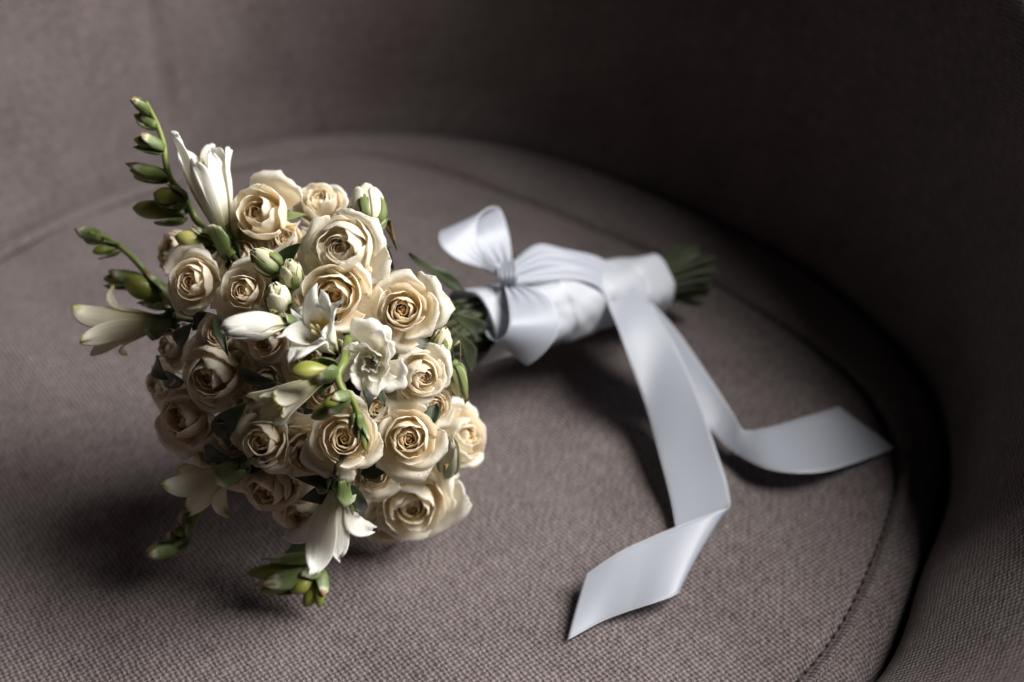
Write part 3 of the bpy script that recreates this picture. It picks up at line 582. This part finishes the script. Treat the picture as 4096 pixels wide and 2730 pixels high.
def freesia_petal(rng, th0, w, L, op, inner=False, curl=0.3, nu=11, nv=16, tw=0.0, wid=1.0, th=0.0006, rip=0.02):
    """tube that opens into one free petal; w spread radius, L length (metres)"""
    u = np.linspace(-1, 1, nu)[:, None]; v = np.linspace(0, 1, nv)[None, :]; ph = rng.uniform(0, 6.28, 4)
    tub = (0.16 if wid > 0.85 else 0.115)*L
    rT = 0.045*L + tub*sstep(0.0, 0.55, v)
    s = np.clip((v-0.42)/0.58, 0, 1)
    ra_ = rT + (w*op - tub*0.4)*s**1.5 - (1-min(op, 1))*0.10*L*s**3 - (0.02*L if inner else 0)
    zt = L*(v*1.0) - L*0.42*op*0.55*s**1.8 - curl*L*0.18*s**4
    ra_ = np.maximum(ra_ + curl*0.12*L*s**4, 0.02*L)
    ov = np.where(v < 0.60, 1.0, np.clip(1-(np.clip(v-0.60, 0, 1)/0.402)**1.9, 0, 1)**0.72)
    free = 0.205*L*wid*ov; wd = rT*0.66*(1-sstep(0.30, 0.62, v)) + free*sstep(0.30, 0.62, v) + 0.0004
    Rc = np.maximum(ra_*0.9, 0.17*L)
    x = Rc*np.sin(u*wd/Rc); dr = -(Rc-Rc*np.cos(u*wd/Rc))*(1-1.2*op*s*0.5)
    rp = rip*L*(np.sin(3*u+ph[0]+4*v)+0.5*np.sin(7*u+ph[1]))*s**2
    er = np.array([math.cos(th0), math.sin(th0), 0]); et = np.array([-math.sin(th0), math.cos(th0), 0])
    x = x + tw*L*0.2*s**2
    P = er*(ra_+dr+rp)[..., None] + et*x[..., None] + np.array([0, 0, 1.])*(zt + 0.4*rp + 0.03*L*np.sin(2*u+ph[2])*s)[..., None]
    return sheet(P, th, np.clip(v + 0*u, 0, 1))
def freesia(p0, p1, w, op, roll, lab, seed):
    rng = np.random.default_rng(seed+300); p0, p1 = np.array(p0), np.array(p1); d = p1-p0; L = np.linalg.norm(d); n = d/L
    L = max(L*1.05, 0.030)
    MW = Matrix.Translation(local(p0)) @ frame(n, R(roll))
    # green throat tube + stamens form the body
    z = np.linspace(-0.10, 0.16, 8)*L; core = tube(np.c_[0*z, 0*z, z], L*np.array([0.045, 0.06, 0.075, 0.07, 0.06, 0.058, 0.055, 0.04]), 10, 0.0, 0.6)
    root = obj('freesia_flower', raw_mesh('freesia_receptacle', core[0], core[1], 'bract', core[2], core[3]), bq, MW); root['label'] = lab
    big = seed in (3, 6)
    for k in range(6):
        inner = k % 2 == 1
        oo = op*(0.85 if inner else 1.05)*rng.uniform(0.8, 1.2); a = k*math.pi/3 + rng.uniform(-.12, .12)
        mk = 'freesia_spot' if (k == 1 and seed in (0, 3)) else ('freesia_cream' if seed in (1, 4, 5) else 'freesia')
        LL = L*(rng.uniform(0.80, 1.12) if seed not in (2,) else rng.uniform(0.95, 1.03))
        V, F, T, U = freesia_petal(rng, a, w, LL, oo, inner, curl=rng.uniform(0.0, 0.7)*min(op*1.6, 1), tw=rng.uniform(-.25, .25)*op, wid=rng.uniform(0.95, 1.2)*(1.25 if seed in (2, 3) else 0.52 if seed < 2 else 0.62), rip=(0.09 if seed == 3 else 0.02))
        obj('petal', raw_mesh('petal', V, F, mk, T, U), root)
    for k in range(3):
        a = k*2.1; q = np.array([(0, 0, 0.3*L), (0.03*L*math.cos(a), 0.03*L*math.sin(a), 0.55*L), (0.06*L*math.cos(a), 0.06*L*math.sin(a), 0.72*L)])
        sT = tube(spline(q, 6), np.array([.0004, .0004, .0004, .0006, .0009, .0006]), 6); obj('stamen', raw_mesh('stamen', sT[0], sT[1], 'stamen', sT[2], sT[3]), root)
    for k in range(2):
        V, F, T, U = petal(rng, k*math.pi+0.4, 1.3, 0.10, 0.13, 0.30, 0.3, 0.2, 0.02, 0.01, 0.4, 9, 8, 0.1, 1.0, 0.012, base=0.05, zb=-0.05)
        V = V*L; V[:, 2] -= 0.10*L; obj('bract', raw_mesh('bract', V, F, 'bract', T, U), root)
    add_stem(root, MW, p0 - n*0.08*L, n, seed+70, 0.0015)
for i, b in enumerate(FREESIAS): freesia(*b, i)

# white ruffled flower
def ruffled(P, n, rad):
    rng = np.random.default_rng(77); P = np.array(P); n = np.array(n); base = P-n*rad*0.55
    MW = Matrix.Translation(local(base)) @ frame(n, 0.3); parts = []
    for k in range(4): parts.append(petal(rng, k*1.7, 1.2, 0.2, 0.12+0.03*k, 0.62, 0.3, 0.4, 0.06, 0.05, 0.3, 15, 10, 0.5, 0.95, 0.018, freq=5))
    V, F, T, U = join(parts); root = obj('ruffled_flower', raw_mesh('ruffled_heart', V*rad, F, 'ruffle', T, U), bq, MW); root['label'] = 'white ruffled flower with wavy folded petals between the roses'
    th = 0
    for k in range(11):
        t = k/10; th += 2.4+rng.uniform(-.3, .3)
        V, F, T, U = petal(rng, th, 0.85-0.10*t, 0.36+0.3*t, 0.34+0.64*t, 0.90-0.42*t, 0.3+0.7*t, 0.7, 0.12, 0.05+0.05*t, 0.20, 29, 14, 0.55, 1.0, 0.010, freq=rng.uniform(2.0, 3.2), lean=rng.uniform(-.15, .15))
        obj('petal', raw_mesh('petal', V*rad, F, 'ruffle', T, U), root)
    add_stem(root, MW, base, n, 171, 0.0018)
ruffled(*RUFFLED)

# freesia bud spikes
def bud(parent, b, t, w, g, seed):
    rng = np.random.default_rng(seed+500); b, t = np.array(b)-ROOT, np.array(t)-ROOT; d = t-b; L = np.linalg.norm(d); n = d/L
    Mx = Matrix.Translation(Vector(b)) @ frame(n, rng.uniform(0, 6.28)); zs = L/w
    nz, na = 16, 18; v = np.linspace(0, 1, nz)[:, None]; a = np.linspace(0, 2*np.pi, na, endpoint=False)[None, :]
    small = g > 0.9
    r = (np.sin(np.pi*np.clip(v, 0, 1)**1.35*0.97+0.04)**0.75)*(0.62+0.38*v)*(0.82 if small else 1.0)*(1+0.05*np.cos(3*a+1.2*v+seed))
    X = np.stack([w*r*np.cos(a)+0.10*L*np.sin(np.pi*v)*0.4, w*r*np.sin(a), L*v*(0.94 if small else 1.0)+0*a], axis=2)
    V = X.reshape(-1, 3); i, j = np.meshgrid(np.arange(nz-1), np.arange(na), indexing='ij'); j2 = (j+1) % na
    F = np.c_[(i*na+j).ravel(), (i*na+j2).ravel(), ((i+1)*na+j2).ravel(), ((i+1)*na+j).ravel()]
    c = len(V); V = np.vstack([V, X[-1].mean(0)[None]]); F = np.vstack([F, [[(nz-1)*na+2*k, (nz-1)*na+2*k+1, (nz-1)*na+(2*k+2) % na, c] for k in range(na//2)]])
    T = np.r_[(np.clip(0.15+0.55*np.sin(np.pi*v*0.85)+0.12*np.sin(2*a+seed), 0, 1)*(1.35-g*1.05)+0*a).ravel(), 0.3]
    U = np.r_[np.stack([a/6.28+0*v, v+0*a], axis=2).reshape(-1, 2), [[0, 1]]]
    o = obj('bud', raw_mesh('bud', V, F, 'freesia_bud', T, U), parent, Mx)
    for k in range(2):
        V, F, T, U = petal(rng, k*math.pi+rng.uniform(-.2, .2), 1.35, 1.05, 1.12, zs*rng.uniform(0.42, 0.6)*(1.35 if small else 1.0), 0.1, 0.2, 0.05, 0.05, 0.45, 11, 9, 0.0, 1.0, 0.07, base=0.25, point=0.25, zb=0.1, freq=4)
        V = V*w; V[:, 2] -= 0.12*w; V[:, 0] += 0.02*L
        obj('bract', raw_mesh('bract', V, F, 'bract', T, U), parent, Mx)
for si, (lab, path, buds) in enumerate(SPIKES):
    p = spline(np.array(path)-ROOT, 40)
    nn = len(p); V, F, T, U = tube(p, np.linspace(0.0022, 0.0011, nn), 8)
    root = obj('freesia_spike', raw_mesh('freesia_spike_stem', V, F, 'spike_stem', T, U), bq); root['label'] = lab
    for k, b in enumerate(buds): bud(root, *b, si*10+k)
    d = np.array(path[0])-np.array(path[1]); d /= np.linalg.norm(d)
    add_stem(root, Matrix.Identity(4), np.array(path[0]), -d, 60+si, 0.0018)

vd = np.array(CAM_LOC)-HEAD; vd /= np.linalg.norm(vd)
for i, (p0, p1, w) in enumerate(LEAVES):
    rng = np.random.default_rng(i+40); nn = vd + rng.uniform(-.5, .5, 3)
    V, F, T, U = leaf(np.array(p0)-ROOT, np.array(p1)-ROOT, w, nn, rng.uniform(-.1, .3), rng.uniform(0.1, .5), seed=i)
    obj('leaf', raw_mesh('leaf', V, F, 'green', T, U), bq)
# foliage packed between the stems inside the head
rng = np.random.default_rng(5)
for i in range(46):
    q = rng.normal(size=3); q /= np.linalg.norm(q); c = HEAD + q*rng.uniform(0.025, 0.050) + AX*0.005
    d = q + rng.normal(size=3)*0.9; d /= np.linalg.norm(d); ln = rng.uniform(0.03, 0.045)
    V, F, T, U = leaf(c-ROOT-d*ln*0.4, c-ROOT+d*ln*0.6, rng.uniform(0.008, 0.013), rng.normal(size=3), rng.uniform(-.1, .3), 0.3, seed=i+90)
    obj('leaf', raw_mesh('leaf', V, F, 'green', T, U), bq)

# ------------------------------------------------------------------ ribbon
rb = bpy.data.objects.new('satin_ribbon', None); COL.objects.link(rb); rb.location = (WRAP0+WRAP1)/2*np.array([1, 1, 0])
RR = np.array(rb.location)
tag(rb, 'white satin ribbon wrapped around the bouquet stems, tied in a bow with two long tails', 'ribbon')
# sleeve round the stems
nl, na = 110, 128; Lw = np.linalg.norm(WRAP1-WRAP0); rng = np.random.default_rng(3)
sv = np.linspace(0, 1, nl)[:, None]; a = np.linspace(0, 2*np.pi, na, endpoint=False)[None, :]
r = 0.0200*(1-sv) + 0.0168*sv + 0.0006*np.sin(3*a+9*sv) + 0.0007*np.sin(5*a-14*sv+1) + 0.0010*(1-((sv*4.6+a/(2*np.pi)+0.03*np.sin(5*a)) % 1.0)) + 0.0004*np.sin(16*a+4*sv)*np.exp(-((sv-0.2)/0.13)**2) + 0.00012*np.sin(9*a+60*sv)
r = r - 0.0025*np.exp(-((sv-0.20)/0.05)**2)*(1+0.3*np.sin(9*a))
X = WRAP0 + (WRAP1-WRAP0)*sv[..., None] + r[..., None]*(np.cos(a)[..., None]*_s1 + np.sin(a)[..., None]*_s2)
inn = WRAP0 + (WRAP1-WRAP0)*sv[..., None] + (r-0.0012)[..., None]*(np.cos(a)[..., None]*_s1 + np.sin(a)[..., None]*_s2)
S = np.concatenate([X, inn[::-1]], axis=0); n2 = 2*nl; V = S.reshape(-1, 3)-RR
i, j = np.meshgrid(np.arange(n2), np.arange(na), indexing='ij'); i2, j2 = (i+1) % n2, (j+1) % na
F = np.c_[(i*na+j).ravel(), (i*na+j2).ravel(), (i2*na+j2).ravel(), (i2*na+j).ravel()]
UV = np.stack([np.repeat(np.r_[sv[:, 0], sv[::-1, 0]][:, None], na, 1)*0.13, np.repeat(a*0.018, n2, 0)], axis=2).reshape(-1, 2)
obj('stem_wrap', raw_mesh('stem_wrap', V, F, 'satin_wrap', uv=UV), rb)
def strip(name, edges, n=90, nw=9, cup=0.0, th=0.00035, wob=0.0, lab=None, seed=0, gather=0.0, ends=(1, 1), gw=0.16, ng=3.5):
    a, b = spline(edges[0], n)-RR, spline(edges[1], n)-RR
    t = np.linspace(0, 1, nw)[None, :, None]; P = a[:, None]*(1-t) + b[:, None]*t
    du = np.gradient(P, axis=0); dw = np.gradient(P, axis=1); nn = np.cross(du, dw); nn /= np.linalg.norm(nn, axis=2, keepdims=True)+1e-12
    s = np.linspace(0, 1, n)[:, None, None]
    ew = ends[0]*np.exp(-(s/gw)**2) + ends[1]*np.exp(-((1-s)/gw)**2)
    P = P + nn*(gather*ew*np.sin(2*np.pi*ng*t+seed+2*s) + cup*4*t*(1-t) + wob*np.sin(14*s+seed)*np.sin(3*t+5*s))
    V, F, T, U = sheet(P, th, np.zeros(P.shape[:2]))
    ln = np.linalg.norm(np.diff(a, axis=0), axis=1).sum(); U = U*np.array([ln, 0.028]); 
    o = obj(name, raw_mesh(name, V, F, 'satin', uv=U), rb)
    if lab: o['label'] = lab
    # woven selvedge along both edges
    for e in (0, -1):
        tb = tube(P[:, e], 0.00030, 6); obj('selvedge', raw_mesh('selvedge', tb[0], tb[1], 'selvedge', uv=tb[3]), o)
    return o
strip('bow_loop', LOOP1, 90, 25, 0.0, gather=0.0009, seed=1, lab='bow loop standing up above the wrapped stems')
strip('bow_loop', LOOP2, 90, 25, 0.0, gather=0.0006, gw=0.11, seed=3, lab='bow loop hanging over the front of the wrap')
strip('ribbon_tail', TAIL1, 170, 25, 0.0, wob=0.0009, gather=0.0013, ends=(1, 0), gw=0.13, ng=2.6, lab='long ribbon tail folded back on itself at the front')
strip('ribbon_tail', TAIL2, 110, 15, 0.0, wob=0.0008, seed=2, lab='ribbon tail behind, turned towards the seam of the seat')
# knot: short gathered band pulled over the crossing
strip('knot', KNOT, 40, 31, 0.0, gather=0.0005, ends=(1, 1), gw=0.9, ng=4.5, seed=2, lab='gathered knot of the bow')
